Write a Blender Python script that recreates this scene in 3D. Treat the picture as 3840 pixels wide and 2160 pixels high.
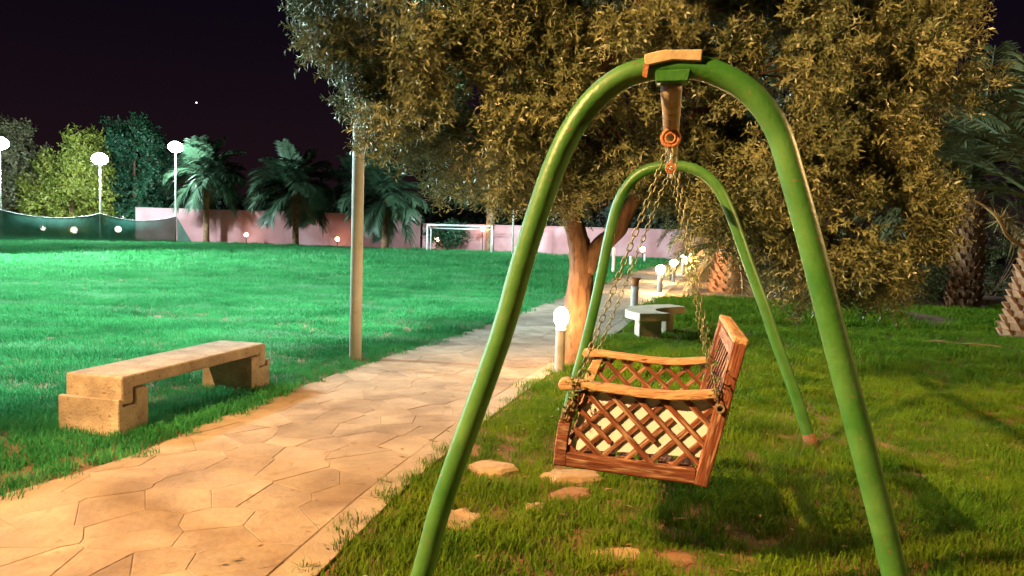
import bpy, bmesh, math, random
import numpy as np
from mathutils import Vector, Matrix
for o in list(bpy.data.objects): bpy.data.objects.remove(o)
sc = bpy.context.scene
COL = sc.collection
R = math.radians
rng = np.random.default_rng(7)
random.seed(7)

# ------------------------------------------------------------------ camera
EYE = 1.55
PITCH, ROLL = math.atan(136.1/1932), R(1.7)
cd = bpy.data.cameras.new('camera'); cam = bpy.data.objects.new('camera', cd); COL.objects.link(cam)
cd.sensor_width = 36; cd.lens = 27.0; cd.clip_start = .05; cd.clip_end = 3000
fw = Vector((0, math.cos(PITCH), -math.sin(PITCH))); u0 = Vector((0, math.sin(PITCH), math.cos(PITCH))); r0 = Vector((1, 0, 0))
rt_ = r0*math.cos(ROLL)+u0*math.sin(ROLL); up_ = u0*math.cos(ROLL)-r0*math.sin(ROLL)
cam.matrix_world = Matrix(((rt_.x, up_.x, -fw.x, 0), (rt_.y, up_.y, -fw.y, 0), (rt_.z, up_.z, -fw.z, EYE), (0, 0, 0, 1)))
sc.camera = cam
sc.render.engine = 'CYCLES'
sc.cycles.use_denoising = True; sc.cycles.use_adaptive_sampling = True; sc.cycles.adaptive_threshold = .03
sc.cycles.max_bounces = 6; sc.cycles.diffuse_bounces = 2; sc.cycles.glossy_bounces = 2; sc.cycles.transparent_max_bounces = 8
sc.cycles.sample_clamp_indirect = 3.0
sc.view_settings.view_transform = 'Standard'; sc.view_settings.look = 'None'
sc.view_settings.gamma = 1; sc.view_settings.use_curve_mapping = False
sc.view_settings.exposure = 0.0

# ------------------------------------------------------------------ night sky
w = bpy.data.worlds.new('World'); sc.world = w; w.use_nodes = True
nt = w.node_tree; nt.nodes.clear()
out = nt.nodes.new('ShaderNodeOutputWorld'); bg = nt.nodes.new('ShaderNodeBackground'); bg.inputs[1].default_value = 1.0
tc = nt.nodes.new('ShaderNodeTexCoord'); sx = nt.nodes.new('ShaderNodeSeparateXYZ'); rp = nt.nodes.new('ShaderNodeValToRGB')
nt.links.new(tc.outputs['Generated'], sx.inputs[0]); nt.links.new(sx.outputs['Z'], rp.inputs[0])
e = rp.color_ramp.elements
e[0].position = 0.0; e[0].color = (.0145, .0058, .0080, 1)
e[1].position = 1.0; e[1].color = (.0014, .0010, .0028, 1)
m_ = e.new(.10); m_.color = (.0100, .0046, .0074, 1)
m_ = e.new(.25); m_.color = (.0042, .0024, .0058, 1)
sky = nt.nodes.new('ShaderNodeTexSky'); sky.sky_type = 'NISHITA'; sky.sun_disc = False
sky.sun_elevation = R(-6); sky.sun_rotation = R(200)
sm = nt.nodes.new('ShaderNodeVectorMath'); sm.operation = 'MULTIPLY_ADD'
sm.inputs[1].default_value = (.002, .002, .002)
nt.links.new(sky.outputs[0], sm.inputs[0]); nt.links.new(rp.outputs[0], sm.inputs[2])
nt.links.new(sm.outputs[0], bg.inputs[0]); nt.links.new(bg.outputs[0], out.inputs[0])

WARM = (1.0, .57, .215); COOL = (.72, .98, 1.0)

# ------------------------------------------------------------------ helpers
WM = {}
def link(o, parent=None, M=None):
    M = M or Matrix.Identity(4)
    COL.objects.link(o)
    if parent is not None:
        o.parent = parent; o.matrix_parent_inverse = WM[parent.name].inverted()
    o.matrix_basis = M; WM[o.name] = M.copy()
    return o
def tag(o, label, cat, group=None):
    o['label'] = label; o['category'] = cat
    if group: o['group'] = group
    return o
def thing(name, label, cat, loc, group=None):
    o = bpy.data.objects.new(name, None); o.empty_display_size = .1
    link(o, None, Matrix.Translation(Vector(loc)))
    return tag(o, label, cat, group)
def me_from(verts, faces, mats, midx=None, smooth=False):
    me = bpy.data.meshes.new('m')
    me.from_pydata([tuple(v) for v in verts], [], faces)
    for m in (mats if isinstance(mats, (list, tuple)) else [mats]): me.materials.append(m)
    if midx is not None: me.polygons.foreach_set('material_index', midx)
    if smooth: me.polygons.foreach_set('use_smooth', [True]*len(me.polygons))
    me.update()
    return me
def np_mesh(V, Fq, mats, midx=None, smooth=False):
    """V (n,3), Fq (m,k) equal-sized faces: fast mesh from arrays"""
    me = bpy.data.meshes.new('m'); n = len(V); m, k = Fq.shape
    me.vertices.add(n); me.vertices.foreach_set('co', np.ascontiguousarray(V, np.float32).ravel())
    me.loops.add(m*k); me.loops.foreach_set('vertex_index', np.ascontiguousarray(Fq, np.int32).ravel())
    me.polygons.add(m); me.polygons.foreach_set('loop_start', np.arange(0, m*k, k, dtype=np.int32))
    try: me.polygons.foreach_set('loop_total', np.full(m, k, np.int32))
    except Exception: pass
    for mm in (mats if isinstance(mats, (list, tuple)) else [mats]): me.materials.append(mm)
    if midx is not None: me.polygons.foreach_set('material_index', np.asarray(midx, np.int32))
    if smooth: me.polygons.foreach_set('use_smooth', np.ones(m, bool))
    me.update(calc_edges=True); me.validate()
    return me
def obj(name, me, parent=None, M=None):
    return link(bpy.data.objects.new(name, me), parent, M)
def bm_mesh(bm, mats, smooth=False):
    me = bpy.data.meshes.new('m'); bmesh.ops.recalc_face_normals(bm, faces=bm.faces[:]); bm.to_mesh(me); bm.free()
    for m in (mats if isinstance(mats, (list, tuple)) else [mats]): me.materials.append(m)
    if smooth: me.polygons.foreach_set('use_smooth', [True]*len(me.polygons))
    return me
def tube(path, rad, seg=10, cap=True, wob=0.0, closed=False):
    """verts, faces of a tube along a list of points; rad number or list"""
    P = [Vector(p) for p in path]; n = len(P); rad = rad if hasattr(rad, '__len__') else [rad]*n
    V, F = [], []; prev = None
    for i in range(n):
        if closed: t = (P[(i+1) % n]-P[i-1]).normalized()
        else: t = (P[min(i+1, n-1)]-P[max(i-1, 0)]).normalized()
        if prev is None:
            a = Vector((0, 0, 1)) if abs(t.z) < .9 else Vector((1, 0, 0)); s = t.cross(a).normalized()
        else: s = (prev-t*prev.dot(t)).normalized()
        prev = s; b = t.cross(s)
        for k in range(seg):
            an = 2*math.pi*k/seg; rr = rad[i]*(1+(random.uniform(-wob, wob) if wob else 0))
            V.append(P[i]+(s*math.cos(an)+b*math.sin(an))*rr)
    m = n if closed else n-1
    for i in range(m):
        for k in range(seg):
            a = i*seg+k; b_ = i*seg+(k+1) % seg; c = ((i+1) % n)*seg+(k+1) % seg; d = ((i+1) % n)*seg+k
            F.append((a, b_, c, d))
    if cap and not closed:
        F.append(tuple(range(seg))[::-1]); F.append(tuple(range((n-1)*seg, n*seg)))
    return V, F
def lathe(prof, seg=20):
    V, F = [], []
    for r, z in prof:
        for k in range(seg):
            a = 2*math.pi*k/seg; V.append((r*math.cos(a), r*math.sin(a), z))
    for i in range(len(prof)-1):
        for k in range(seg):
            F.append((i*seg+k, i*seg+(k+1) % seg, (i+1)*seg+(k+1) % seg, (i+1)*seg+k))
    F.append(tuple(range(seg))[::-1]); F.append(tuple(range((len(prof)-1)*seg, len(prof)*seg)))
    return V, F
def join(*vf):
    V, F = [], []
    for v, f in vf:
        o = len(V); V += [tuple(x) for x in v]; F += [tuple(i+o for i in q) for q in f]
    return V, F
def box_me(lx, ly, lz, mat, bev=.004, seg=1):
    bm = bmesh.new(); bmesh.ops.create_cube(bm, size=1)
    bmesh.ops.scale(bm, vec=(lx, ly, lz), verts=bm.verts)
    if bev: bmesh.ops.bevel(bm, geom=bm.edges[:], offset=bev, segments=seg, affect='EDGES', profile=.5)
    return bm_mesh(bm, mat)
def frame(p0, p1, upv):
    p0, p1, upv = Vector(p0), Vector(p1), Vector(upv)
    x = (p1-p0).normalized(); z = (upv-x*upv.dot(x)).normalized(); y = z.cross(x); c = (p0+p1)/2
    return Matrix(((x.x, y.x, z.x, c.x), (x.y, y.y, z.y, c.y), (x.z, y.z, z.z, c.z), (0, 0, 0, 1)))
def beam(name, p0, p1, wy, hz, upv, mat, parent, bev=.004, wear=0.0):
    L = (Vector(p1)-Vector(p0)).length
    return obj(name, box_me(L, wy, hz, mat, bev), parent, frame(p0, p1, upv))
def extrude_poly(pts, axis_vec, mat, bev=0.0, seg=1):
    """closed 3-D polygon extruded along a vector"""
    bm = bmesh.new(); vs = [bm.verts.new(p) for p in pts]; f = bm.faces.new(vs)
    r = bmesh.ops.extrude_face_region(bm, geom=[f]); nv = [g for g in r['geom'] if isinstance(g, bmesh.types.BMVert)]
    bmesh.ops.translate(bm, vec=Vector(axis_vec), verts=nv)
    bmesh.ops.recalc_face_normals(bm, faces=bm.faces[:])
    if bev: bmesh.ops.bevel(bm, geom=bm.edges[:], offset=bev, segments=seg, affect='EDGES', profile=.5)
    return bm_mesh(bm, mat)
def smooth_path(P, n):
    """Catmull-Rom resample"""
    P = [Vector(p) for p in P]; out = []
    Q = [P[0]*2-P[1]]+P+[P[-1]*2-P[-2]]
    for i in range(1, len(Q)-2):
        for j in range(n):
            t = j/n; a, b, c, d = Q[i-1], Q[i], Q[i+1], Q[i+2]
            out.append(.5*((2*b)+(c-a)*t+(2*a-5*b+4*c-d)*t*t+(3*b-a-3*c+d)*t**3))
    out.append(P[-1]); return out

# ------------------------------------------------------------------ materials
def mat(name, c1, c2=None, rough=.6, scale=5, stretch=(1, 1, 1), detail=6, metal=0, bump=0.0, bscale=None, coord='Object', lo=.35, hi=.65,
        c3=None, s3=40, t3=(.6, .7), spec=.5, rnd=0.0, transl=0.0, stain=None):
    m = bpy.data.materials.new(name); m.use_nodes = True; n = m.node_tree.nodes; L = m.node_tree.links
    p = n['Principled BSDF']; p.inputs['Roughness'].default_value = rough; p.inputs['Metallic'].default_value = metal
    p.inputs['Specular IOR Level'].default_value = spec
    t = n.new('ShaderNodeTexCoord'); mp = n.new('ShaderNodeMapping'); mp.inputs['Scale'].default_value = stretch
    if coord == 'World':
        g = n.new('ShaderNodeNewGeometry'); L.new(g.outputs['Position'], mp.inputs[0])
    else: L.new(t.outputs[coord], mp.inputs[0])
    vec = mp.outputs[0]
    if rnd:
        oi = n.new('ShaderNodeObjectInfo'); ad = n.new('ShaderNodeVectorMath'); ad.operation = 'MULTIPLY_ADD'
        ad.inputs[1].default_value = (37, 37, 37); L.new(oi.outputs['Random'], ad.inputs[0]); L.new(vec, ad.inputs[2]); vec = ad.outputs[0]
    col = None
    if c2 is not None:
        no = n.new('ShaderNodeTexNoise'); no.inputs['Scale'].default_value = scale; no.inputs['Detail'].default_value = detail
        no.inputs['Roughness'].default_value = .6; L.new(vec, no.inputs['Vector'])
        cr = n.new('ShaderNodeValToRGB'); cr.color_ramp.elements[0].position = lo; cr.color_ramp.elements[1].position = hi
        cr.color_ramp.elements[0].color = (*c1, 1); cr.color_ramp.elements[1].color = (*c2, 1)
        L.new(no.outputs[0], cr.inputs[0]); col = cr.outputs[0]
    if c3 is not None:
        n3 = n.new('ShaderNodeTexNoise'); n3.inputs['Scale'].default_value = s3; n3.inputs['Detail'].default_value = 5; L.new(vec, n3.inputs['Vector'])
        r3 = n.new('ShaderNodeValToRGB'); r3.color_ramp.elements[0].position = t3[0]; r3.color_ramp.elements[1].position = t3[1]
        L.new(n3.outputs[0], r3.inputs[0])
        mx = n.new('ShaderNodeMixRGB'); L.new(r3.outputs[0], mx.inputs[0]); mx.inputs[2].default_value = (*c3, 1)
        if col: L.new(col, mx.inputs[1])
        else: mx.inputs[1].default_value = (*c1, 1)
        col = mx.outputs[0]
    if rnd:
        hs = n.new('ShaderNodeHueSaturation'); mr = n.new('ShaderNodeMapRange'); mr.inputs[3].default_value = 1-rnd; mr.inputs[4].default_value = 1+rnd
        L.new(oi.outputs['Random'], mr.inputs[0]); L.new(mr.outputs[0], hs.inputs['Value'])
        if col: L.new(col, hs.inputs['Color'])
        else: hs.inputs['Color'].default_value = (*c1, 1)
        col = hs.outputs[0]
    if stain:
        g2 = n.new('ShaderNodeNewGeometry'); ns = n.new('ShaderNodeTexNoise'); ns.inputs['Scale'].default_value = stain[0]; ns.inputs['Detail'].default_value = 7; ns.inputs['Distortion'].default_value = 1.2
        L.new(g2.outputs['Position'], ns.inputs['Vector']); rs_ = n.new('ShaderNodeValToRGB'); rs_.color_ramp.elements[0].position = stain[2]; rs_.color_ramp.elements[1].position = stain[3]
        L.new(ns.outputs[0], rs_.inputs[0]); mx2 = n.new('ShaderNodeMixRGB'); mx2.blend_type = 'MULTIPLY'; L.new(rs_.outputs[0], mx2.inputs[0]); mx2.inputs[2].default_value = (*stain[1], 1)
        L.new(col, mx2.inputs[1]); col = mx2.outputs[0]
    if col: L.new(col, p.inputs['Base Color'])
    else: p.inputs['Base Color'].default_value = (*c1, 1)
    if bump:
        nb = n.new('ShaderNodeTexNoise'); nb.inputs['Scale'].default_value = bscale or scale*4; nb.inputs['Detail'].default_value = 6; L.new(vec, nb.inputs['Vector'])
        b = n.new('ShaderNodeBump'); b.inputs['Strength'].default_value = bump; b.inputs['Distance'].default_value = .02
        L.new(nb.outputs[0], b.inputs['Height']); L.new(b.outputs[0], p.inputs['Normal'])
    if transl:
        tr = n.new('ShaderNodeBsdfTranslucent'); ms = n.new('ShaderNodeMixShader'); ms.inputs[0].default_value = transl
        if col: L.new(col, tr.inputs[0])
        else: tr.inputs[0].default_value = (*c1, 1)
        L.new(p.outputs[0], ms.inputs[1]); L.new(tr.outputs[0], ms.inputs[2]); L.new(ms.outputs[0], n['Material Output'].inputs[0])
    return m
def emis(name, col, st):
    m = bpy.data.materials.new(name); m.use_nodes = True; n = m.node_tree.nodes
    p = n['Principled BSDF']; p.inputs['Base Color'].default_value = (.8, .8, .8, 1)
    p.inputs['Emission Color'].default_value = (*col, 1); p.inputs['Emission Strength'].default_value = st
    return m

M_SOIL = mat('soil', (.10, .050, .026), (.22, .115, .06), .95, 3, coord='World', bump=.6, bscale=30)
M_GRASSF = mat('field_grass', (.022, .17, .048), (.060, .31, .095), .75, 1.2, coord='World', stretch=(.5, 1.4, .5), transl=.25, c3=(.12, .30, .14), s3=.9, t3=(.54, .68), spec=.12, stain=(.28, (.72, .78, .76), .46, .66))
M_GRASSL = mat('lawn_grass', (.056, .140, .006), (.145, .230, .011), .75, 1.6, coord='World', transl=.25, c3=(.20, .18, .03), s3=5, t3=(.64, .78), spec=.12, stain=(.8, (.75, .72, .64), .50, .68))
M_MORTAR = mat('path_mortar', (.245, .18, .128), (.35, .27, .195), .9, 2.2, coord='World', bump=.4, bscale=40, stain=(.9, (.60, .53, .49), .47, .68))
M_FLAG = mat('flagstone', (.255, .19, .135), (.375, .29, .21), .75, 2.5, bump=.35, bscale=25, rnd=.10, c3=(.24, .17, .11), s3=9, t3=(.6, .75), stain=(.9, (.60, .53, .49), .47, .68))
M_KERB = mat('kerb_concrete', (.26, .195, .14), (.36, .285, .21), .85, 4, coord='World', bump=.3, bscale=50)
M_GREEN = mat('green_paint', (.028, .140, .018), (.075, .20, .045), .42, 4, bump=.12, bscale=60, c3=(.16, .13, .06), s3=38, t3=(.66, .70), stain=(2.2, (.62, .70, .60), .45, .70), coord='World')
M_RUSTPIPE = mat('bare_pipe', (.30, .24, .17), (.42, .36, .28), .45, 6, c3=(.22, .09, .03), s3=14, t3=(.55, .7), coord='World', metal=.3, bump=.15)
M_RUST = mat('rust', (.26, .085, .025), (.42, .17, .06), .7, 25, bump=.4)
M_RUSTD = mat('dark_rust', (.10, .045, .02), (.18, .08, .035), .8, 20, bump=.4)
M_CHAIN = mat('chain_metal', (.16, .15, .06), (.30, .27, .13), .4, 25, metal=.6, coord='World')
M_CARD = mat('tan_cardboard', (.34, .26, .15), (.46, .36, .22), .8, 12, bump=.2)
M_WOOD = mat('worn_wood', (.100, .025, .012), (.205, .063, .030), .55, 3.0, stretch=(1.5, 14, 14), bump=.35, bscale=8, rnd=.22, c3=(.40, .25, .16), s3=5, t3=(.50, .70))
M_WOODL = mat('bare_wood', (.42, .22, .10), (.62, .40, .22), .6, 3.0, stretch=(1.5, 14, 14), bump=.5, bscale=8, rnd=.12, c3=(.22, .08, .03), s3=4, t3=(.58, .68))
M_BOARD = mat('white_board', (.78, .72, .72), (.86, .80, .80), .5, 3, c3=(.40, .28, .20), s3=7, t3=(.66, .74))
M_CONC = mat('concrete', (.27, .21, .165), (.45, .37, .29), .85, 5, bump=.5, bscale=60, c3=(.17, .12, .09), s3=45, t3=(.60, .70))
M_CONCP = mat('pale_concrete', (.50, .39, .27), (.62, .50, .36), .8, 3, bump=.3, bscale=50)
M_POLE = mat('pole_paint', (.56, .54, .50), (.70, .68, .64), .45, 3, coord='World', c3=(.35, .24, .16), s3=9, t3=(.66, .74))
M_WHITE = mat('white_paint', (.78, .78, .78), (.70, .70, .70), .5, 4)
M_WALL = mat('pink_plaster', (.31, .135, .14), (.43, .21, .22), .85, .35, coord='World', bump=.25, bscale=8, c3=(.50, .29, .31), s3=.22, t3=(.52, .62))
M_BARK = mat('olive_bark', (.075, .034, .016), (.20, .10, .048), .9, 5, stretch=(2.2, 2.2, .55), bump=1.0, bscale=9, c3=(.06, .025, .012), s3=9, t3=(.56, .7), coord='World')
M_PBARK = mat('palm_bark', (.12, .06, .03), (.27, .15, .08), .9, 4, coord='World', bump=.7, bscale=14)
M_PBOOT = mat('palm_leaf_base', (.26, .115, .05), (.44, .23, .12), .85, 6, rnd=.2, bump=.4)
M_OLIVE = mat('olive_leaf', (.060, .088, .030), (.22, .225, .095), .42, 1.6, coord='World', transl=.15, c3=(.32, .31, .18), s3=9, t3=(.60, .75))
M_TWIG = mat('olive_twig', (.16, .10, .045), None, .8)
M_PALM = mat('palm_leaf', (.030, .075, .040), (.075, .13, .07), .45, 1.2, coord='World', transl=.2)
M_PALMW = mat('palm_leaf_warm', (.036, .046, .014), (.078, .080, .025), .5, 1.2, coord='World', transl=.2)
M_PALMD = mat('palm_leaf_dry', (.30, .19, .07), (.42, .29, .13), .7, 2, coord='World', transl=.15)
M_LEAFY = mat('yellow_green_leaf', (.17, .21, .03), (.33, .33, .06), .5, .9, coord='World', transl=.3)
M_LEAFG = mat('grey_green_leaf', (.12, .13, .06), (.24, .21, .11), .5, .9, coord='World', transl=.3)
M_LEAFD = mat('dark_green_leaf', (.012, .060, .030), (.035, .12, .055), .5, .8, coord='World', transl=.25)
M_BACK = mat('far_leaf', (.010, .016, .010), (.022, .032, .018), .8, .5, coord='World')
M_SHRUB = mat('shrub_leaf', (.040, .060, .015), (.10, .11, .03), .5, 1.5, coord='World', transl=.25)
M_STONE = mat('tan_stone', (.24, .155, .085), (.40, .28, .165), .85, 6, bump=.6, bscale=18, coord='World')
M_GBOL = mat('bollard_grey', (.30, .27, .25), (.44, .40, .37), .55, 5, bump=.2)
M_BLACK = mat('black_iron', (.02, .02, .02), None, .5)
M_GLOBE = emis('warm_globe', (1.0, .62, .27), 320)
M_GLOBE_F = emis('warm_globe_row', (1.0, .62, .27), 900)
M_GLOBE_S = emis('warm_globe_far', (1.0, .58, .32), 60)
M_GLOBE_W = emis('white_globe', (1.0, .93, .80), 16)
M_FLOOD = emis('flood_lens', (.84, .95, 1.0), 60)
M_POST = emis('post_lamp_globe', WARM, 14)
# green shade net: fine mesh that lets part of the light through
M_NET = mat('shade_net', (.006, .075, .055), (.016, .12, .085), .7, 1.3, coord='World')
def net_alpha(m, a):
    n = m.node_tree.nodes; L = m.node_tree.links; p = n['Principled BSDF']
    tr = n.new('ShaderNodeBsdfTransparent'); ms = n.new('ShaderNodeMixShader'); ms.inputs[0].default_value = a
    L.new(tr.outputs[0], ms.inputs[1]); L.new(p.outputs[0], ms.inputs[2]); L.new(ms.outputs[0], n['Material Output'].inputs[0])
net_alpha(M_NET, .87)

# ------------------------------------------------------------------ ground and path
def grid_sheet(name, x0, x1, y0, y1, z, m):
    o = obj(name, me_from([(x0, y0, z), (x1, y0, z), (x1, y1, z), (x0, y1, z)], [(0, 1, 2, 3)], m)); o['kind'] = 'structure'; return o
grid_sheet('ground', -700, 700, -150, 1200, 0, M_SOIL)

PL = [(-5.3, -1.0), (-4.55, .8), (-3.62, 2.5), (-2.82, 4.19), (-2.49, 4.99), (-2.26, 6.34), (-1.71, 8.54), (-.31, 13.27), (1.48, 20.04), (4.27, 30.43), (7.40, 41.0), (10.6, 51.0)]
PR = [(-1.75, -1.5), (-1.40, .6), (-1.02, 2.3), (-.80, 3.46), (-.63, 4.38), (-.46, 5.1), (-.10, 6.53), (.56, 8.79), (1.86, 12.78), (3.96, 20.2), (7.20, 32.0), (9.6, 41.0), (12.6, 51.0)]
PLs = [v.to_2d() for v in smooth_path([(x, y, 0) for x, y in PL], 4)]
PRs = [v.to_2d() for v in smooth_path([(x, y, 0) for x, y in PR], 4)]
def xat(poly, y):
    ys = np.array([p.y for p in poly]); xs = np.array([p.x for p in poly]); return np.interp(y, ys, xs)
YS = np.concatenate([np.arange(-1.0, 12, .35), np.arange(12, 51, 1.5), [51.0]])
V = []; F = []
for y in YS:
    V += [(float(xat(PLs, y)), y, .012), (float(xat(PRs, y)), y, .012)]
for i in range(len(YS)-1): F.append((2*i, 2*i+1, 2*i+3, 2*i+2))
path = obj('path', me_from(V, F, M_MORTAR)); path['kind'] = 'structure'
# edging strips: cast concrete lengths, each a piece of its own
def edging(poly, wdt, sign, y0, y1, step):
    y = y0; k = 0
    while y < y1:
        ya, yb = y+.004, min(y+step, y1)-.004
        ys = np.linspace(ya, yb, 4); inn = []; outr = []
        for q in ys:
            x = float(xat(poly, q)); outr.append((x, q)); inn.append((x-sign*wdt, q))
        ring = outr+inn[::-1]
        if sign < 0: ring = ring[::-1]
        me = extrude_poly([(a, b, .004) for a, b in ring], (0, 0, .013+random.uniform(-.001, .002)), M_KERB, .003)
        obj('edging', me, path); y += step; k += 1
edging(PRs, .20, 1, -.5, 24, 1.2)

# crazy paving: Voronoi stones cut to the strip between the edgings
def clip(poly, px, py, nx, ny):
    """keep the side where (q-p).n <= 0"""
    out_ = []
    for i in range(len(poly)):
        a = poly[i]; b = poly[(i+1) % len(poly)]
        da = (a[0]-px)*nx+(a[1]-py)*ny; db = (b[0]-px)*nx+(b[1]-py)*ny
        if da <= 0: out_.append(a)
        if da*db < 0:
            t = da/(da-db); out_.append((a[0]+(b[0]-a[0])*t, a[1]+(b[1]-a[1])*t))
    return out_
sites = []
y = 1.6
while y < 24:
    sp = .31 if y < 8 else .31+(y-8)*.035
    xa, xb = float(xat(PLs, y))+.02, float(xat(PRs, y))-.2
    n = max(3, int(round((xb-xa)/sp)))
    for k in range(n):
        sites.append((xa+(k+.5+random.uniform(-.5, .5))*(xb-xa)/n, y+random.uniform(-.62, .62)*sp, sp))
    y += sp
SA = np.array(sites)
stones = []
for i, (x, y, sp) in enumerate(sites):
    h = sp*1.6; poly = [(x-h, y-h), (x+h, y-h), (x+h, y+h), (x-h, y+h)]
    d2 = (SA[:, 0]-x)**2+(SA[:, 1]-y)**2
    for j in np.argsort(d2)[1:22]:
        qx, qy = SA[j, 0], SA[j, 1]; dx, dy = qx-x, qy-y; L_ = math.hypot(dx, dy)
        gap = random.uniform(.001, .0036)
        poly = clip(poly, (x+qx)/2-dx/L_*gap, (y+qy)/2-dy/L_*gap, dx/L_, dy/L_)
        if len(poly) < 3: break
    for P_, off, s in ((PLs, .03, -1), (PRs, -.212, 1)):
        x1, x2 = float(xat(P_, y-.3))+off, float(xat(P_, y+.3))+off
        nx, ny = .6*s, -(x2-x1)*s; L_ = math.hypot(nx, ny)
        if len(poly) >= 3: poly = clip(poly, (x1+x2)/2, y, nx/L_, ny/L_)
    if len(poly) >= 3: stones.append((y, poly))
stones.sort()
far_parts = []
for k, (y, poly) in enumerate(stones):
    cx = sum(p[0] for p in poly)/len(poly); cy = sum(p[1] for p in poly)/len(poly)
    top = .0142+random.uniform(0, .0028); tx, ty = random.uniform(-.003, .003), random.uniform(-.003, .003)
    n = len(poly); Vb = [(p[0]-cx, p[1]-cy, .006) for p in poly]
    Vm = [(p[0]-cx, p[1]-cy, top-.0015+(p[0]-cx)*tx+(p[1]-cy)*ty) for p in poly]
    Vt = [((p[0]-cx)*.98, (p[1]-cy)*.98, top+(p[0]-cx)*tx+(p[1]-cy)*ty) for p in poly]
    Fs = [tuple(range(2*n, 3*n))]+[(i, (i+1) % n, n+(i+1) % n, n+i) for i in range(n)]+[(n+i, n+(i+1) % n, 2*n+(i+1) % n, 2*n+i) for i in range(n)]
    if k < 300: obj('flagstone', me_from(Vb+Vm+Vt, Fs, M_FLAG), path, Matrix.Translation((cx, cy, 0)))
    else: far_parts.append(([(a+cx, b+cy, c) for a, b, c in Vb+Vm+Vt], Fs))
if far_parts:
    v, f = join(*far_parts); o = obj('distant_paving', me_from(v, f, M_FLAG), path); o['kind'] = 'stuff'

# bare soil strip on the right, beyond the lawn
def blob_sheet(name, cx, cy, rx, ry, z, m, seed, n=40):
    r = random.Random(seed); ph = [r.uniform(0, 6.28) for _ in range(4)]
    V = [(cx, cy, z)]
    for k in range(n):
        a = 2*math.pi*k/n; q = 1+.16*math.sin(3*a+ph[0])+.10*math.sin(5*a+ph[1])+.07*math.sin(9*a+ph[2])
        V.append((cx+rx*q*math.cos(a), cy+ry*q*math.sin(a), z))
    o = obj(name, me_from(V, [(0, 1+k, 1+(k+1) % n) for k in range(n)], m)); o['kind'] = 'structure'; return o

# ------------------------------------------------------------------ boundary walls at the far end of the field
def wall(name, label, pts, h, thick=.2):
    root = thing(name, label, 'wall', (pts[0][0], pts[0][1], 0))
    for a, b in zip(pts[:-1], pts[1:]):
        d = Vector((b[0]-a[0], b[1]-a[1], 0)).normalized()
        beam('wall_panel', (a[0], a[1], h/2), (b[0], b[1], h/2), thick, h, (0, 0, 1), M_WALL, root, .01)
        beam('coping', (a[0], a[1], h+.04), (b[0], b[1], h+.04), thick+.07, .08, (0, 0, 1), M_WALL, root, .01)
        off = Vector((d.y, -d.x, 0))*.55
        beam('base_strip', Vector((a[0], a[1], .05))+off, Vector((b[0], b[1], .05))+off, .35, .1, (0, 0, 1), M_CONCP, root, .01)
    return root
wall('boundary_wall', 'tall pink plastered wall behind the field, behind the palms', [(-31.2, 63.6), (-15, 62.6), (-7.4, 61.4)], 2.75)
wall('boundary_wall', 'lower pink plastered wall behind the goal and the olive trunk', [(-7.2, 61.2), (3.2, 56.9), (17, 50.8)], 2.12)

# ------------------------------------------------------------------ foliage builders (numpy)
def unit(a): return a/np.maximum(np.linalg.norm(a, axis=-1, keepdims=True), 1e-9)
def leaf_quads(P, D, Nn, l, wd, droop=.12):
    """diamond leaves: base P, direction D, side from Nn"""
    S = unit(np.cross(D, Nn)); N2 = unit(np.cross(S, D)); l = l[:, None]; wd = wd[:, None]
    V = np.empty((len(P), 4, 3)); V[:, 0] = P; mid = P+D*l*.45+N2*l*.06
    V[:, 1] = mid+S*wd*.5; V[:, 2] = P+D*l-N2*l*droop; V[:, 3] = mid-S*wd*.5
    return V.reshape(-1, 3)
def twig_cloud(C, D, L, nleaf, ll, lw, g, stem=.0035):
    """twigs at C along D with alternating leaves; returns verts, quads, material index (0 leaf, 1 stem)"""
    n = len(C); D = unit(D)
    A = unit(np.cross(D, unit(g.normal(size=(n, 3))))); B = np.cross(D, A)
    i = np.arange(nleaf); f = (i+.6)/nleaf; ang = i*2.4+g.uniform(0, 6.28, (n, 1))
    perp = A[:, None]*np.cos(ang)[..., None]+B[:, None]*np.sin(ang)[..., None]
    P = C[:, None]+D[:, None]*(L[:, None]*f)[..., None]
    ld = unit(D[:, None]*g.uniform(.35, .9, (n, nleaf, 1))+perp*.8+g.normal(size=(n, nleaf, 3))*.18)
    Nn = unit(D[:, None]*.8-perp*.5+g.normal(size=(n, nleaf, 3))*.35)
    P = P.reshape(-1, 3); ld = ld.reshape(-1, 3); Nn = Nn.reshape(-1, 3); m = len(P)
    V = leaf_quads(P, ld, Nn, ll*g.uniform(.65, 1.2, m), lw*g.uniform(.7, 1.2, m))
    T = np.empty((n, 4, 3)); e = C+D*(L*.95)[:, None]
    T[:, 0] = C-A*stem; T[:, 1] = C+A*stem; T[:, 2] = e+A*stem*.4; T[:, 3] = e-A*stem*.4
    V = np.concatenate([V, T.reshape(-1, 3)]); Fq = np.arange(len(V)).reshape(-1, 4)
    return V, Fq, np.concatenate([np.zeros(m, int), np.ones(n, int)])
def ellipsoid_clumps(ells, n, g, shell=(.55, 1.0)):
    """clump centres near the surface of the union of ellipsoids, with outward directions"""
    vol = np.array([a[3]*a[4]+a[4]*a[5]+a[3]*a[5] for a in ells]); pr = vol/vol.sum(); Cc = []; Oo = []
    E = np.array(ells)
    while len(Cc) < n:
        q = E[g.choice(len(ells), p=pr)]; d = unit(g.normal(size=3)); r = g.uniform(*shell)**.7
        p = q[:3]+d*q[3:6]*r
        dd = (((p-E[:, :3])/E[:, 3:6])**2).sum(1)
        if dd.min() < .30: continue
        Cc.append(p); Oo.append(unit(d/q[3:6]))
    return np.array(Cc), np.array(Oo)
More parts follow.
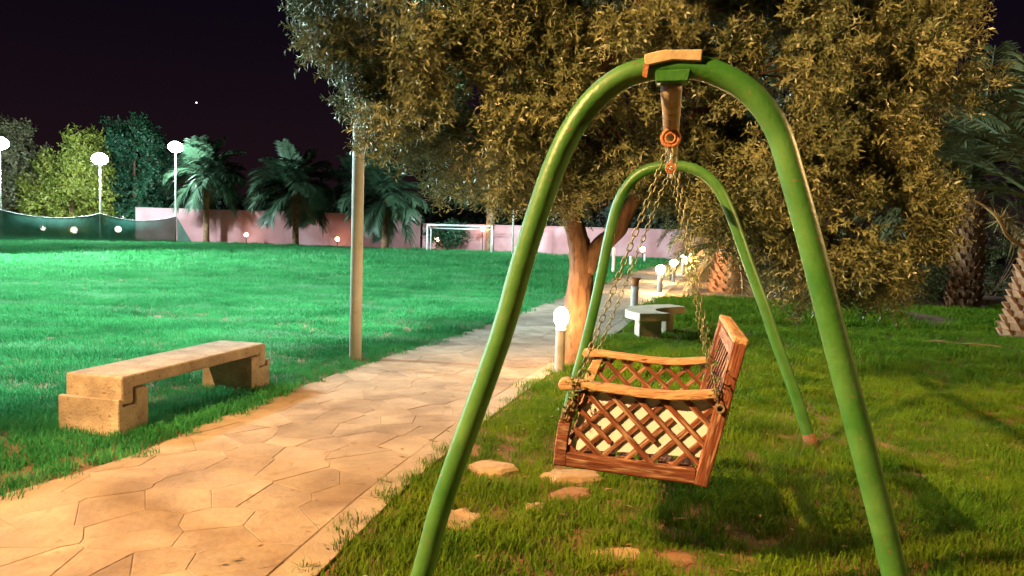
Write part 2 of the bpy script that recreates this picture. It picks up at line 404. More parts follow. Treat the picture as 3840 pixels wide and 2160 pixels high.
def crown_mesh(ells, nclump, ntw, crad, L, nleaf, ll, lw, g, mats, shell=(.6, 1.0), up=.35, stem=.0035, clump_out=.9, zmin=None, keep=None):
    C, O = ellipsoid_clumps(ells, nclump, g, shell)
    idx = g.integers(0, nclump, ntw); rel = unit(g.normal(size=(ntw, 3)))*(g.uniform(0, 1, (ntw, 1))**.45)*crad*g.uniform(.6, 1.25, nclump)[idx][:, None]
    P = C[idx]+rel; D = unit(rel/crad*.9+O[idx]*clump_out+np.array([0, 0, up])+g.normal(size=(ntw, 3))*.35)
    k = np.ones(ntw, bool)
    if zmin is not None: k &= P[:, 2] > zmin
    if keep is not None: k &= keep(P)
    P, D = P[k], D[k]
    V, Fq, mi = twig_cloud(P, D, L*g.uniform(.6, 1.25, len(P)), nleaf, ll, lw, g, stem)
    return np_mesh(V, Fq, mats, mi), C

def simple_tree(name, label, loc, h, ells, m, seed, ntw=2200, ll=.30, lw=.16, group=None, nclump=60, crad=.8):
    g = np.random.default_rng(seed)
    t = thing(name, label, 'tree', loc, group)
    x, y = loc[0], loc[1]
    top = max(e_[2] for e_ in ells)
    tv = [tube(smooth_path([(x, y, -.1), (x+.1, y, h*.25), (x-.1, y+.1, h*.5), (x, y, top)], 4), [.26, .25, .24, .23, .22, .21, .2, .19, .18, .15, .12, .1, .08], 8)]
    cm, C = crown_mesh([(x+e_[0], y+e_[1], e_[2], *e_[3:]) for e_ in ells], nclump, ntw, crad, .8, 9, ll, lw, g, [m, M_TWIG], (.5, 1.0), .2, .012)
    for k in range(7):
        c = Vector(C[g.integers(len(C))]); a = Vector((x, y, h*g.uniform(.25, .5)))
        tv.append(tube(smooth_path([a, (a+c)/2+Vector((0, 0, -.3)), c], 4), np.linspace(.11, .03, 9).tolist(), 6))
    v, f = join(*tv); obj('trunk', me_from(v, f, M_BARK, smooth=True), t)
    o = obj('crown', cm, t); o['kind'] = 'stuff'
    return t

# palms -----------------------------------------------------------------
def frond_mesh(el0, el1, mat_, nl=34, leaf=.24, seed=0, lw=.020):
    """unit-length frond along +x, start elevation el0 bending to el1"""
    g = random.Random(seed); N = 14; pts = [Vector((0, 0, 0))]; tans = []
    for i in range(N):
        e_ = R(el0+(el1-el0)*((i+.5)/N)**1.25); t = Vector((math.cos(e_), 0, math.sin(e_))); tans.append(t); pts.append(pts[-1]+t/N)
    V, F = tube(pts, [.016*(1-i/(N+1))+.002 for i in range(N+1)], 4, cap=False)
    V = [tuple(v) for v in V]
    for k in range(nl):
        f = .16+.83*k/nl; i = min(int(f*N), N-1); fr = f*N-i; b = pts[i].lerp(pts[i+1], fr); t = tans[i]; up = Vector((-t.z, 0, t.x))
        ln = leaf*(.55+.75*math.sin(math.pi*min(1, f*.95+.08))**.8)*g.uniform(.85, 1.12)
        for s in (-1, 1):
            d = (t*.75+Vector((0, s, 0))*.8+up*g.uniform(-.05, .35)).normalized(); sd = d.cross(up).normalized()
            tip = b+d*ln+Vector((0, 0, -ln*.28)); mid = b+d*ln*.5+Vector((0, 0, -ln*.03)); o_ = len(V)
            wv = t*lw*.6
            V += [tuple(b-wv*.5), tuple(b+wv*.5), tuple(mid+wv), tuple(mid-wv), tuple(tip)]
            F += [(o_, o_+1, o_+2, o_+3), (o_+3, o_+2, o_+4)]
    return me_from(V, F, mat_)
FR = {}
def frond_set(key, m, lw=.02, leaf=.24):
    FR[key] = [frond_mesh(82, 50, m, seed=1, lw=lw, leaf=leaf), frond_mesh(68, 8, m, seed=2, lw=lw, leaf=leaf), frond_mesh(50, -30, m, seed=3, lw=lw, leaf=leaf), frond_mesh(30, -62, m, seed=4, lw=lw, leaf=leaf), frond_mesh(8, -78, m, seed=5, lw=lw, leaf=leaf), frond_mesh(-30, -84, m, seed=6, lw=lw, leaf=leaf)]
frond_set('cool', M_PALM, .042, .33); frond_set('warm', M_PALMW, .018); frond_set('dry', M_PALMD, .018)
def palm(label, loc, h, r, flen, nfr, key, seed, group=None, lean=(0, 0), boots=0, dry=0, elev=(0, 1, 2, 3, 4), az=None, rtop=None):
    g = random.Random(seed); t = thing('date_palm', label, 'palm tree', loc, group); x, y = loc[:2]
    top = Vector((x+lean[0], y+lean[1], h)); P = [Vector((x, y, -.05)).lerp(top, k/10)+Vector((0, 0, 0)) for k in range(11)]
    rt2 = rtop or r*.85; rad = [(r+(rt2-r)*k/10)*(1.12 if k == 0 else 1)*(1+g.uniform(-.04, .04)) for k in range(11)]
    v, f = tube(P, rad, 14); obj('trunk', me_from(v, f, M_PBARK, smooth=True), t)
    if boots:
        parts = []; rows = max(3, int(h/(.105 if boots == 1 else .16)))
        for i in range(rows):
            fz = (i+.4)/rows; c = P[0].lerp(top, fz); rr = r+(rt2-r)*fz; nb = 11
            for k in range(nb):
                a = 2*math.pi*(k+.5*(i % 2))/nb+g.uniform(-.08, .08); o_ = Vector((math.cos(a), math.sin(a), 0)); s = Vector((-o_.y, o_.x, 0))
                hh = h/rows*1.5; w_ = rr*.30; b = c+o_*(rr*.93); tp = b+Vector((0, 0, hh))+o_*(rr*.27+g.uniform(0, .05))
                vv = [b-s*w_-Vector((0, 0, hh*.2)), b+s*w_-Vector((0, 0, hh*.2)), tp+s*w_*.55, tp-s*w_*.55, tp+s*w_*.45-o_*rr*.26, tp-s*w_*.45-o_*rr*.26]
                parts.append((vv, [(0, 1, 2, 3), (3, 2, 4, 5), (0, 3, 5), (1, 4, 2)]))
        v, f = join(*parts); o = obj('leaf_base', me_from(v, f, M_PBOOT), t); o['kind'] = 'stuff'
    for k in range(nfr):
        lv = elev[k % len(elev)]; a = (k*2.399+g.uniform(-.25, .25)) if az is None else az[k % len(az)]+g.uniform(-.15, .15)
        kk = 'dry' if k >= nfr-dry else key
        if kk == 'dry' and az is None: lv = 5
        sc_ = flen*g.uniform(.85, 1.1)
        M = Matrix.Translation(top+Vector((math.cos(a), math.sin(a), 0))*rt2*.5)@Matrix.Rotation(a, 4, 'Z')@Matrix.Rotation(g.uniform(-.25, .25), 4, 'X')@Matrix.Rotation(g.uniform(-.1, .1), 4, 'Y')@Matrix.Scale(sc_, 4)
        obj('frond', FR[kk][lv], t, M)
    return t

# ------------------------------------------------------------------ far background
PG = 'date palms in front of the pink wall'
palm('dark date palm beside the floodlight pole at the net end', (-24.6, 61.6, 0), 5.4, .24, 3.4, 46, 'cool', 11, PG, elev=(0, 1, 2, 3, 4, 3, 5))
palm('full date palm standing alone in the middle of the pink wall', (-17.0, 60.0, 0), 4.6, .26, 3.6, 48, 'cool', 12, PG, elev=(0, 1, 2, 3, 4, 3, 5))
palm('date palm right of the tall near pole, half behind the olive', (-9.6, 57.6, 0), 3.9, .27, 3.6, 46, 'cool', 13, PG, elev=(0, 1, 2, 3, 4, 3, 5))
palm('dim date palm beyond the wall, glimpsed left of the near pole', (-14.2, 68, 0), 5.4, .26, 3.0, 26, 'cool', 14, PG)
palm('date palm trunk behind the right goal post with crown behind the olive', (-1.8, 60.0-1.2, 0), 5.2, .34, 3.2, 24, 'cool', 15, PG)
simple_tree('broadleaf_tree', 'grey green tree at the left edge behind the green net', (-42.2, 65, 0), 9, [(0, 0, 6.0, 2.6, 2.6, 2.6), (1.5, -.6, 3.4, 2.4, 2.4, 2.2), (-.8, 0, 8.0, 1.6, 1.6, 1.6), (1.8, -.5, 7.6, 1.2, 1.2, 1.3)], M_LEAFG, 21, 2600)
simple_tree('broadleaf_tree', 'yellow green tree glowing behind the middle floodlight', (-36.9, 64, 0), 8.5, [(0, 0, 5.0, 2.4, 2.4, 2.6), (.9, -.5, 3.0, 2.2, 2.2, 2.0), (-1.2, -.4, 3.4, 2.0, 2.0, 2.2), (.8, 0, 7.2, 1.5, 1.5, 1.5)], M_LEAFY, 22, 3000)
simple_tree('broadleaf_tree', 'dark teal tree between the two right hand floodlights', (-33.2, 67.5, 0), 9.5, [(0, 0, 6.5, 2.2, 2.2, 3.4), (.8, -.4, 3.6, 2.3, 2.2, 2.2), (-.6, 0, 8.6, 1.8, 1.8, 1.9)], M_LEAFD, 23, 3000)
simple_tree('low_tree', 'small flat topped tree behind the goal mouth', (-5.3, 59.4, 0), 1.0, [(0, 0, 1.45, 1.15, .7, .38), (.4, 0, 1.3, .9, .6, .3)], M_LEAFD, 24, 420, .2, .1, nclump=24, crad=.3)
k = 0
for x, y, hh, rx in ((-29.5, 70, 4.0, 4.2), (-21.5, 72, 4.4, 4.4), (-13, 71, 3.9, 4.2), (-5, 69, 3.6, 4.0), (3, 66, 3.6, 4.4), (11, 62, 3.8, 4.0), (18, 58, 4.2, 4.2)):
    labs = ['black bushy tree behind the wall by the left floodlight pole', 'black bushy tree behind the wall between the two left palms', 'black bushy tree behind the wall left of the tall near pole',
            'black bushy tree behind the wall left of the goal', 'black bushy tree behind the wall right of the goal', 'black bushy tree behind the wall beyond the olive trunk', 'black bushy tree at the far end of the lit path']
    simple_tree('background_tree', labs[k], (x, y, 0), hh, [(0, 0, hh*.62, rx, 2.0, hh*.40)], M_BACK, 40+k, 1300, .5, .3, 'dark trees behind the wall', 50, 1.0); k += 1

# goal
gt = thing('football_goal', 'white tubular football goal in front of the pink wall', 'goal', (-6.14, 54.6, 0))
def rod(name, a, b, r, m, p, seg=8): v, f = tube([a, b], r, seg); return obj(name, me_from(v, f, m, smooth=True), p)
GH = 2.02
gl, gr = Vector((-6.15, 54.8, 0)), Vector((-1.55, 54.4, 0)); gbk = Vector((.0, 2.4, 0))
for q in (gl, gr):
    rod('post', q, q+Vector((0, 0, GH)), .055, M_WHITE, gt); rod('back_post', q+gbk, q+gbk+Vector((0, 0, GH-.22)), .04, M_WHITE, gt)
    rod('side_bar', q+Vector((0, 0, GH)), q+gbk+Vector((0, 0, GH-.22)), .04, M_WHITE, gt)
rod('crossbar', gl+Vector((-.05, 0, GH)), gr+Vector((.05, 0, GH)), .055, M_WHITE, gt)
rod('back_bar', gl+gbk+Vector((0, 0, GH-.22)), gr+gbk+Vector((0, 0, GH-.22)), .04, M_WHITE, gt)

# floodlight poles
def flood_pole(label, loc, h, power, r=.07, head=.55, z0=0, group='floodlight poles round the field', aim=None, cone=110):
    t = thing('floodlight_pole', label, 'floodlight', loc, group); x, y = loc[:2]
    v, f = tube([(x, y, -.05), (x, y, h*.5), (x, y, h)], [r, r*.92, r*.8], 14); obj('pole', me_from(v, f, M_POLE, smooth=True), t)
    v, f = lathe([(.05, .0), (head*.45, .0), (head*.40, .07), (.06, .10)], 20); obj('hood', me_from(v, f, M_POLE, smooth=True), t, Matrix.Translation((x, y, h+head*.70)))
    v, f = lathe([(.04, -.72*head), (head*.55, -.58*head), (head*.9, -.28*head), (head, .05*head), (head*.85, .42*head), (head*.45, .68*head)], 20); obj('lens', me_from(v, f, M_FLOOD, smooth=True), t, Matrix.Translation((x, y, h)))
    ld = bpy.data.lights.new('flood', 'SPOT' if aim else 'POINT'); ld.energy = power; ld.color = COOL; ld.shadow_soft_size = .25
    lo = bpy.data.objects.new('flood_light', ld); LP = Vector((x, y, h-head*.72-.3)); link(lo, t, Matrix.Translation(LP)@((Vector(aim)-LP).to_track_quat('-Z', 'Y').to_matrix().to_4x4() if aim else Matrix.Identity(4)))
    if aim: ld.spot_size = R(cone); ld.spot_blend = .45
    return t
flood_pole('white floodlight pole at the far left edge of the field', (-32.8, 49.2, 0), 6.3, 8000, .055)
flood_pole('white floodlight pole in front of the yellow green tree', (-29.05, 54.1, 0), 5.9, 9500, .055)
flood_pole('white floodlight pole at the right end of the green net', (-25.65, 58.4, 0), 7.3, 1800, .055)
flood_pole('tall grey pole standing beside the path near the concrete bench', (-1.84, 9.06, 0), 7.0, 13000, .072, .3, aim=(-5.5, 12.5, 0), cone=112)
flood_pole('thin white pole just right of the goal', (-.05, 53.1, 0), 7.2, 6000, .075)
flood_pole('floodlight pole beyond the left edge, beside the field', (-22, 25.0, 0), 8.0, 85000, .07, aim=(-8, 29, 0), cone=118)
flood_pole('floodlight pole beyond the left edge, nearest the concrete bench', (-12.5, 10.5, 0), 7.5, 14000, .07, aim=(-5.5, 16, 0), cone=119)
flood_pole('floodlight pole beyond the left edge, at the field corner', (-46, 31.0, 0), 8.0, 80000, .07, aim=(-20, 28, 0), cone=105)

# shade net between the poles
nr = thing('shade_net', 'sagging green shade net strung along the left end of the field', 'net', (-25.65, 58.3, 0))
NP = [(-25.55, 58.3), (-29.0, 54.0), (-32.75, 49.1), (-36.5, 44.0)]
g = np.random.default_rng(5)
for a, b in zip(NP[:-1], NP[1:]):
    V, F = [], []; n = 18; nz = 6
    for i in range(n+1):
        t = i/n; sag = .42*4*t*(1-t); fold = .05*math.sin(t*31)+.03*math.sin(t*57)
        dx, dy = b[0]-a[0], b[1]-a[1]; l_ = math.hypot(dx, dy); nx, ny = -dy/l_, dx/l_
        for j in range(nz+1):
            z = (2.12-sag)*j/nz; bw = fold*(1-j/nz)+.16*math.sin(math.pi*j/nz)*math.sin(math.pi*t)
            V.append((a[0]+dx*t+nx*bw, a[1]+dy*t+ny*bw, z+.01))
    for i in range(n):
        for j in range(nz): q = i*(nz+1)+j; F.append((q, q+nz+1, q+nz+2, q+1))
    obj('net_panel', me_from(V, F, M_NET, smooth=True), nr)
    top = [((a[0]+(b[0]-a[0])*i/n), (a[1]+(b[1]-a[1])*i/n), 2.135-.42*4*(i/n)*(1-i/n)) for i in range(n+1)]
    v, f = tube(top, .018, 5); obj('top_rope', me_from(v, f, M_WHITE), nr)
V = [(-25.5, 58.25, 2.1), (-25.45, 58.25, .01), (-24.4, 58.7, .01), (-24.95, 58.5, 1.0)]
obj('net_flap', me_from(V, [(0, 1, 2, 3)], M_NET), nr)
wv, wf = tube([(-25.65+(-29.9+25.65)*t, 58.4+(66-58.4)*t, 4.95-.25*t-.5*4*t*(1-t)*.3) for t in np.linspace(0, 1, 10)], .018, 5)
tag(obj('cable', me_from(wv, wf, M_WHITE)), 'thin cable running from the right floodlight pole into the dark tree', 'cable')

# small globe lamps on stakes
def globe_lamp(label, loc, z, r, m, group):
    t = thing('garden_lamp', label, 'lamp', loc, group); x, y = loc[:2]
    v, f = tube([(x, y, -.02), (x, y, z-r*.9)], .03, 8); obj('stake', me_from(v, f, M_BLACK), t)
    bm = bmesh.new(); bmesh.ops.create_icosphere(bm, subdivisions=2, radius=r); obj('globe', bm_mesh(bm, m, True), t, Matrix.Translation((x, y, z)))
    v, f = lathe([(r*.5, 0), (r*.55, .03), (r*.3, .06)], 10); obj('collar', me_from(v, f, M_BLACK), t, Matrix.Translation((x, y, z-r*1.12)))
    return t
GL = 'lamps glowing behind the green net'
for xx, yy, zz, la in ((-39.1, 64, .95, 'leftmost white lamp glowing through the green net'), (-36.0, 63, .80, 'middle white lamp glowing through the green net'), (-33.4, 65, .96, 'right white lamp glowing through the green net')):
    globe_lamp(la, (xx, yy, 0), zz, .27, M_GLOBE_W, GL)
globe_lamp('small white lamp showing just above the sagging net', (-33.4, 66, 0), 1.98, .13, M_GLOBE_W, GL)
WL = 'lamps along the pink wall'
globe_lamp('dim white lamp on a stake left of the lone palm', (-21.4, 61.6, 0), .85, .15, M_GLOBE_S, WL)
globe_lamp('orange lamp on a stake just left of the tall near pole', (-14.0, 61.2, 0), .72, .16, M_GLOBE_S, WL)
globe_lamp('orange lamp glowing inside the goal at its left post', (-5.95, 59.9, 0), .95, .17, M_GLOBE_S, WL)
globe_lamp('small lamp by the wall at the far end of the path', (8.4, 49.9, 0), .80, .17, M_GLOBE_S, WL)
globe_lamp('yellow lamp fixed high by the palm trunk behind the goal', (-2.35, 58.5, 0), 1.85, .17, M_GLOBE_S, WL)
globe_lamp('tiny lamp among the shrubs at the right edge', (18.0, 30, 0), .98, .11, M_GLOBE_W, 'lamps beyond the lawn')
globe_lamp('tiny lamp seen between the swing legs beyond the palm stump', (11.0, 35, 0), .84, .09, M_GLOBE_W, 'lamps beyond the lawn')

# path bollards
def bollard(label, loc, h, lit=True, r=.055, gr_=.085, gm=None):
    t = thing('path_bollard', label, 'bollard', loc, 'bollards along the path'); x, y = loc[:2]
    v, f = lathe([(r*1.25, 0), (r*1.25, .02), (r, .03), (r, h*.70), (r*1.08, h*.71), (r*1.08, h*.74)], 18); obj('post', me_from(v, f, M_GBOL), t, Matrix.Translation((x, y, 0)))
    if lit:
        v, f = lathe([(r*.8, 0), (r*.9, .04), (gr_*.95, .10), (gr_, .15), (gr_*.8, .21), (gr_*.35, .245)], 16); obj('globe', me_from(v, f, gm or M_GLOBE, smooth=True), t, Matrix.Translation((x, y, h*.735)))
    else:
        v, f = lathe([(r*.9, 0), (r*.95, .10), (r*1.5, .19), (r*1.55, .20), (r*1.3, .195), (r*.7, .10)], 18); obj('open_cup', me_from(v, f, M_RUST, smooth=True), t, Matrix.Translation((x, y, h*.735)))
    return t
bollard('lit path bollard right in front of the olive trunk', (.56, 8.55, 0), .68)
bollard('unlit path bollard with a flared open top and no globe', (2.76, 17.2, 0), .62, False, .085)
bollard('lit path bollard just beyond the unlit flared one', (4.16, 21.6, 0), .74, True, .075, .13, M_GLOBE_F)
bollard('second lit path bollard beyond the unlit flared one', (5.62, 26.8, 0), .78, True, .075, .14, M_GLOBE_F)
bollard('third lit path bollard beyond the unlit flared one', (7.55, 34.0, 0), .80, True, .08, .15, M_GLOBE_F)
bollard('farthest lit path bollard at the end of the path', (9.35, 40.5, 0), .80, True, .08, .15, M_GLOBE_F)
def plain_post(label, loc, h, r):
    v, f = lathe([(r, -.02), (r, h-.02), (r*.7, h)], 10); return tag(obj('white_post', me_from(v, f, M_WHITE), None, Matrix.Translation(loc)), label, 'post', 'white posts on the field side of the path')
plain_post('nearest thin white post on the field side of the path', (4.05, 30.9, 0), 1.12, .06)
plain_post('short white post second along the field side of the path', (6.3, 41.2, 0), .55, .06)
plain_post('short white post farthest along the field side of the path', (7.85, 45.8, 0), .6, .06)

# warm street lamps that stand out of the picture and light the foreground
def street_lamp(label, loc, h, m, r=.17):
    t = thing('street_lamp', label, 'lamp post', loc); x, y = loc[:2]
    v, f = tube([(x, y, -.05), (x, y, h-.25)], [.06, .045], 12); obj('pole', me_from(v, f, M_POLE, smooth=True), t)
    v, f = lathe([(.10, 0), (.12, .04), (.05, .08)], 14); obj('collar', me_from(v, f, M_BLACK), t, Matrix.Translation((x, y, h-.06-r-.07)))
    bm = bmesh.new(); bmesh.ops.create_icosphere(bm, subdivisions=2, radius=r); obj('globe', bm_mesh(bm, m, True), t, Matrix.Translation((x, y, h-.06)))
    return t
M_POSTA = emis('post_lamp_a', WARM, 1200)
street_lamp('warm globe street lamp outside the picture, right of the swing', (5.7, 3.7, 0), 3.7, M_POSTA)
# warm spotlight on a pole left of the path, turned towards the swing
def spot_lamp(label, loc, h, aim, power, cone, blend):
    t = thing('spotlight_pole', label, 'lamp post', loc); x, y = loc[:2]; P0 = Vector((x, y, h)); d = (Vector(aim)-P0).normalized()
    v, f = tube([(x, y, -.05), (x, y, h-.08)], [.06, .045], 12); obj('pole', me_from(v, f, M_POLE, smooth=True), t)
    q = d.to_track_quat('Z', 'Y').to_matrix().to_4x4()
    v, f = lathe([(.06, -.22), (.10, -.20), (.13, 0), (.15, .10), (.14, .10), (.12, .0), (.05, -.05)], 20); obj('housing', me_from(v, f, M_BLACK, smooth=True), t, Matrix.Translation(P0+d*.1)@q)
    v, f = lathe([(.04, 0), (.115, .0), (.115, .012), (.04, .012)], 20); obj('lens', me_from(v, f, M_GLOBE, smooth=True), t, Matrix.Translation(P0+d*.12)@q)
    ld = bpy.data.lights.new('spot', 'SPOT'); ld.energy = power; ld.color = WARM; ld.shadow_soft_size = .10; ld.spot_size = R(cone); ld.spot_blend = blend
    link(bpy.data.objects.new('spot_light', ld), t, Matrix.Translation(P0+d*.22)@d.to_track_quat('-Z', 'Y').to_matrix().to_4x4())
    return t
spot_lamp('warm spotlight pole outside the picture, left of the path', (-7.5, -.6, 0), 7.2, (1.6, 4.7, 0), 18500, 55, .6)

# ------------------------------------------------------------------ right hand garden
blob_sheet('bare_soil', 12.5, 18.2, 5.5, 3.2, .008, M_SOIL, 3)
palm('squat orange lit palm stump with ragged leaf bases beyond the curved bench', (6.4, 22.8, 0), 1.35, .50, 2.3, 18, 'warm', 61, None, (.1, .1), 1, 5, rtop=.36)
pr_ = palm('leaning palm at the right edge with a scaly trunk', (8.95, 13.3, 0), 2.3, .36, 3.2, 22, 'warm', 62, None, (.55, .2), 1, 0, elev=(0, 1, 2, 3, 2, 1))
stem = smooth_path([(7.08, 12.2, 2.33), (7.32, 12.2, 2.26), (7.51, 12.2, 2.14), (7.67, 12.2, 1.99), (7.95, 12.4, 1.75), (8.6, 12.9, 1.55)], 4)
v, f = tube(stem, np.linspace(.012, .035, len(stem)).tolist(), 7); o = obj('dry_stem', me_from(v, f, M_PALMD, smooth=True), pr_)
spk = [tube([Vector((7.67, 12.2, 1.99)), Vector((7.67, 12.2, 1.99))+Vector((random.uniform(-1, .6), random.uniform(-.5, .5), random.uniform(-.8, 1))).normalized()*random.uniform(.12, .32)], [.008, .001], 4) for _ in range(16)]
v, f = join(*spk); obj('spike_cluster', me_from(v, f, M_PALMD), o)
palm('dark palm behind the right edge of the lawn', (11.5, 19.5, 0), 2.9, .35, 3.4, 22, 'warm', 63, None, (.1, .2), 2, 1)
palm('short palm with upright fronds behind the row of bollards', (9.3, 34.5, 0), 1.5, .35, 2.8, 20, 'warm', 64, None, (0, 0), 2, 8, elev=(0, 1, 1, 2, 3))
palm('palm with a stubby trunk at the far end of the garden', (11.0, 43, 0), 2.4, .35, 3.2, 20, 'warm', 65, None, (0, 0), 2, 8)
def shrub(label, loc, rx, ry, rz, seed, ntw=700, m=None, ll=.11, lw=.035):
    g = np.random.default_rng(seed); t = thing('shrub', label, 'shrub', loc, 'shrubs at the back of the lawn'); x, y = loc[:2]
    me, C = crown_mesh([(x, y, rz*.85, rx, ry, rz)], 40, ntw, .3, .3, 9, ll, lw, g, [m or M_SHRUB, M_TWIG], (.4, 1), .5, .005, zmin=.03)
    o = obj('foliage', me, t); o['kind'] = 'stuff'
    tv = [tube(smooth_path([(x, y, -.03), ((x+C[k][0])/2, (y+C[k][1])/2, C[k][2]*.4), tuple(C[k])], 3), np.linspace(.03, .01, 7).tolist(), 5) for k in range(8)]
    v, f = join(*tv); obj('stem', me_from(v, f, M_BARK), t)
for i, (x, y, rx, ry, rz, la) in enumerate(((8.2, 21.6, 1.2, .8, .55, 'low shrub right of the palm stump'), (9.6, 19.6, 1.3, .9, .75, 'shrub behind the right front swing leg'), (12.2, 22.5, 1.6, 1.1, 1.1, 'bushy shrub under the dark palm'),
        (15.6, 25, 1.8, 1.2, 1.4, 'tall shrub at the right edge near the tiny lamp'), (7.6, 27.5, 1.2, .9, .7, 'shrub behind the palm stump'), (10.5, 27.5, 1.6, 1.1, 1.3, 'dark shrub behind the lawn in the middle distance'),
        (13.2, 30.5, 2.2, 1.2, 1.6, 'large dark shrub far behind the lawn'), (19, 27.0, 2.2, 1.4, 1.9, 'large shrub past the right edge of the lawn'))):
    shrub(la, (x, y, 0), rx, ry, rz, 80+i)
# cut stick lying on the lawn
v, f = tube(smooth_path([(6.45, 12.05, .05), (6.75, 11.95, .07), (7.0, 11.86, .055), (7.25, 11.77, .065), (7.5, 11.66, .05)], 4), [.016, .015, .014, .017, .022, .016, .014, .014, .013, .014, .02, .014, .012, .011, .010, .009, .006], 7)
tag(obj('fallen_stick', me_from(v, f, M_PALMD)), 'dry stick lying on the lawn at the right', 'stick')

# ------------------------------------------------------------------ olive tree
g = np.random.default_rng(31)
ot = thing('olive_tree', 'large olive tree with a forked trunk spreading over the swing', 'tree', (.78, 9.2, 0))
trunk = smooth_path([(.78, 9.2, -.05), (.79, 9.2, .35), (.82, 9.2, .95), (.81, 9.2, 1.33), (.715, 9.2, 1.70), (.60, 9.15, 2.15), (.52, 9.1, 2.7), (.3, 9.0, 3.6)], 5)
trr = np.interp(np.linspace(0, 1, len(trunk)), [0, .1, .16, .3, .44, .55, .7, 1], [.29, .21, .18, .150, .135, .115, .10, .07]).tolist()
limb2 = smooth_path([(.86, 9.2, 1.15), (1.05, 9.18, 1.45), (1.25, 9.15, 1.65), (1.42, 9.1, 2.0), (1.9, 8.9, 2.8), (2.7, 8.6, 3.6)], 5)
l2r = np.linspace(.13, .05, len(limb2)).tolist()
limb3 = smooth_path([(.58, 9.15, 2.2), (.2, 9.0, 2.7), (-.5, 8.8, 3.3), (-1.3, 8.7, 3.9)], 4); l3r = np.linspace(.10, .03, len(limb3)).tolist()
limb4 = smooth_path([(1.5, 9.05, 2.15), (2.4, 8.7, 2.5), (3.4, 8.4, 2.7), (4.3, 8.2, 2.8)], 4); l4r = np.linspace(.09, .03, len(limb4)).tolist()
limb5 = smooth_path([(.55, 9.1, 2.5), (.9, 8.6, 3.3), (1.3, 8.0, 4.2)], 4); l5r = np.linspace(.09, .03, len(limb5)).tolist()
v, f = tube(trunk, trr, 22, wob=.085)
obj('trunk', me_from(v, f, M_BARK, smooth=True), ot)
for pth, rd in ((limb2, l2r), (limb3, l3r), (limb4, l4r), (limb5, l5r)):
    v, f = tube(pth, rd, 12, wob=.06); obj('limb', me_from(v, f, M_BARK, smooth=True), ot)
ELL = [(-1.0, 8.6, 3.95, 1.45, 1.5, 1.6), (-.5, 8.4, 3.0, 1.25, 1.3, 1.15), (.4, 8.6, 2.95, 1.3, 1.5, 1.05), (1.2, 8.4, 4.2, 2.0, 1.8, 1.7), (1.5, 8.9, 2.9, 1.2, 1.5, .95),
       (2.6, 8.2, 3.6, 1.6, 1.7, 1.8), (2.8, 8.2, 2.55, 1.1, 1.4, 1.0), (3.2, 8.0, 2.2, .9, 1.2, 1.15), (3.45, 8.3, 3.2, .95, 1.5, 1.2), (3.9, 8.8, 4.6, 1.15, 1.5, .9), (2.75, 8.1, 1.95, .85, .9, .55), (2.0, 9.6, 3.4, 2.6, 1.6, 1.7), (-.6, 9.7, 3.6, 1.5, 1.5, 1.5), (3.45, 7.9, 1.65, .75, .8, .70)]
def keep(P):
    # the crown is thin round the fork: gaps where the field and wall show through
    d = np.hypot(P[:, 0]-1.22, (P[:, 2]-1.5)*.9); return ~((d < .62) & (P[:, 1] < 9.6))
cm, CC = crown_mesh(ELL, 520, 47000, .27, .20, 12, .072, .0195, g, [M_OLIVE, M_TWIG], (.35, 1.0), .25, .0022, clump_out=1.2, keep=keep)
o = obj('crown', cm, ot); o['kind'] = 'stuff'
# thin branches inside the crown
tv = []
for k in range(34):
    c = Vector(CC[g.integers(len(CC))])
    if c.z < 2.4: continue
    src = [trunk, limb2, limb3, limb4, limb5][g.integers(5)]
    a = min([q for q in src if q.z > 1.9], key=lambda q: (q-c).length)
    md = (a+c)/2+Vector(g.normal(size=3)*.12)+Vector((0, 0, .08)); tv.append(tube(smooth_path([a, md, c], 4), np.linspace(.028, .006, 9).tolist(), 5))
v, f = join(*tv); o = obj('branchwork', me_from(v, f, M_BARK), ot); o['kind'] = 'stuff'
# one pale hanging twig below the right side of the crown
hp = np.array([[3.66, 7.7, 1.35], [3.66, 7.7, 1.22], [3.67, 7.7, 1.10]])
V_, F_, mi = twig_cloud(hp, np.array([[.1, 0, -1.], [.05, .05, -1.], [-.2, 0, -1.]]), np.array([.2, .2, .18]), 9, .075, .024, g, .003)
obj('hanging_twig', np_mesh(V_, F_, [mat('pale_leaf', (.42, .38, .17), None, .5), M_TWIG], mi), ot)

# ------------------------------------------------------------------ concrete bench by the path
B0 = Vector((-2.81, 5.46, 0)); bl = Vector((.238, .971, 0)).normalized(); bn = Vector((-bl.y, bl.x, 0))
bt = thing('concrete_bench', 'weathered concrete bench with a drop-ended seat slab on two blocks', 'bench', B0)
def bpt(s, z, w_=0): return B0+bl*s+bn*w_+Vector((0, 0, z))
LB, WB = 2.0, .53
prof = [(.05, .215), (.05, .43), (LB-.05, .43), (LB-.05, .215), (LB-.17, .215), (LB-.17, .33), (.17, .33), (.17, .215)]
obj('seat', extrude_poly([bpt(s, z, .012) for s, z in prof], bn*(WB-.03), M_CONC, .022, 3), bt)
for s0, sg in ((0, 1), (LB, -1)):
    pr = [(0, -.03), (0, .27), (.043, .27), (.043, .208), (.178, .208), (.178, .322), (.31, .322), (.31, -.03)]
    pp = [bpt(s0+sg*s, z, 0) for s, z in pr]
    obj('end_block', extrude_poly(pp, bn*WB, M_CONC, .007), bt)

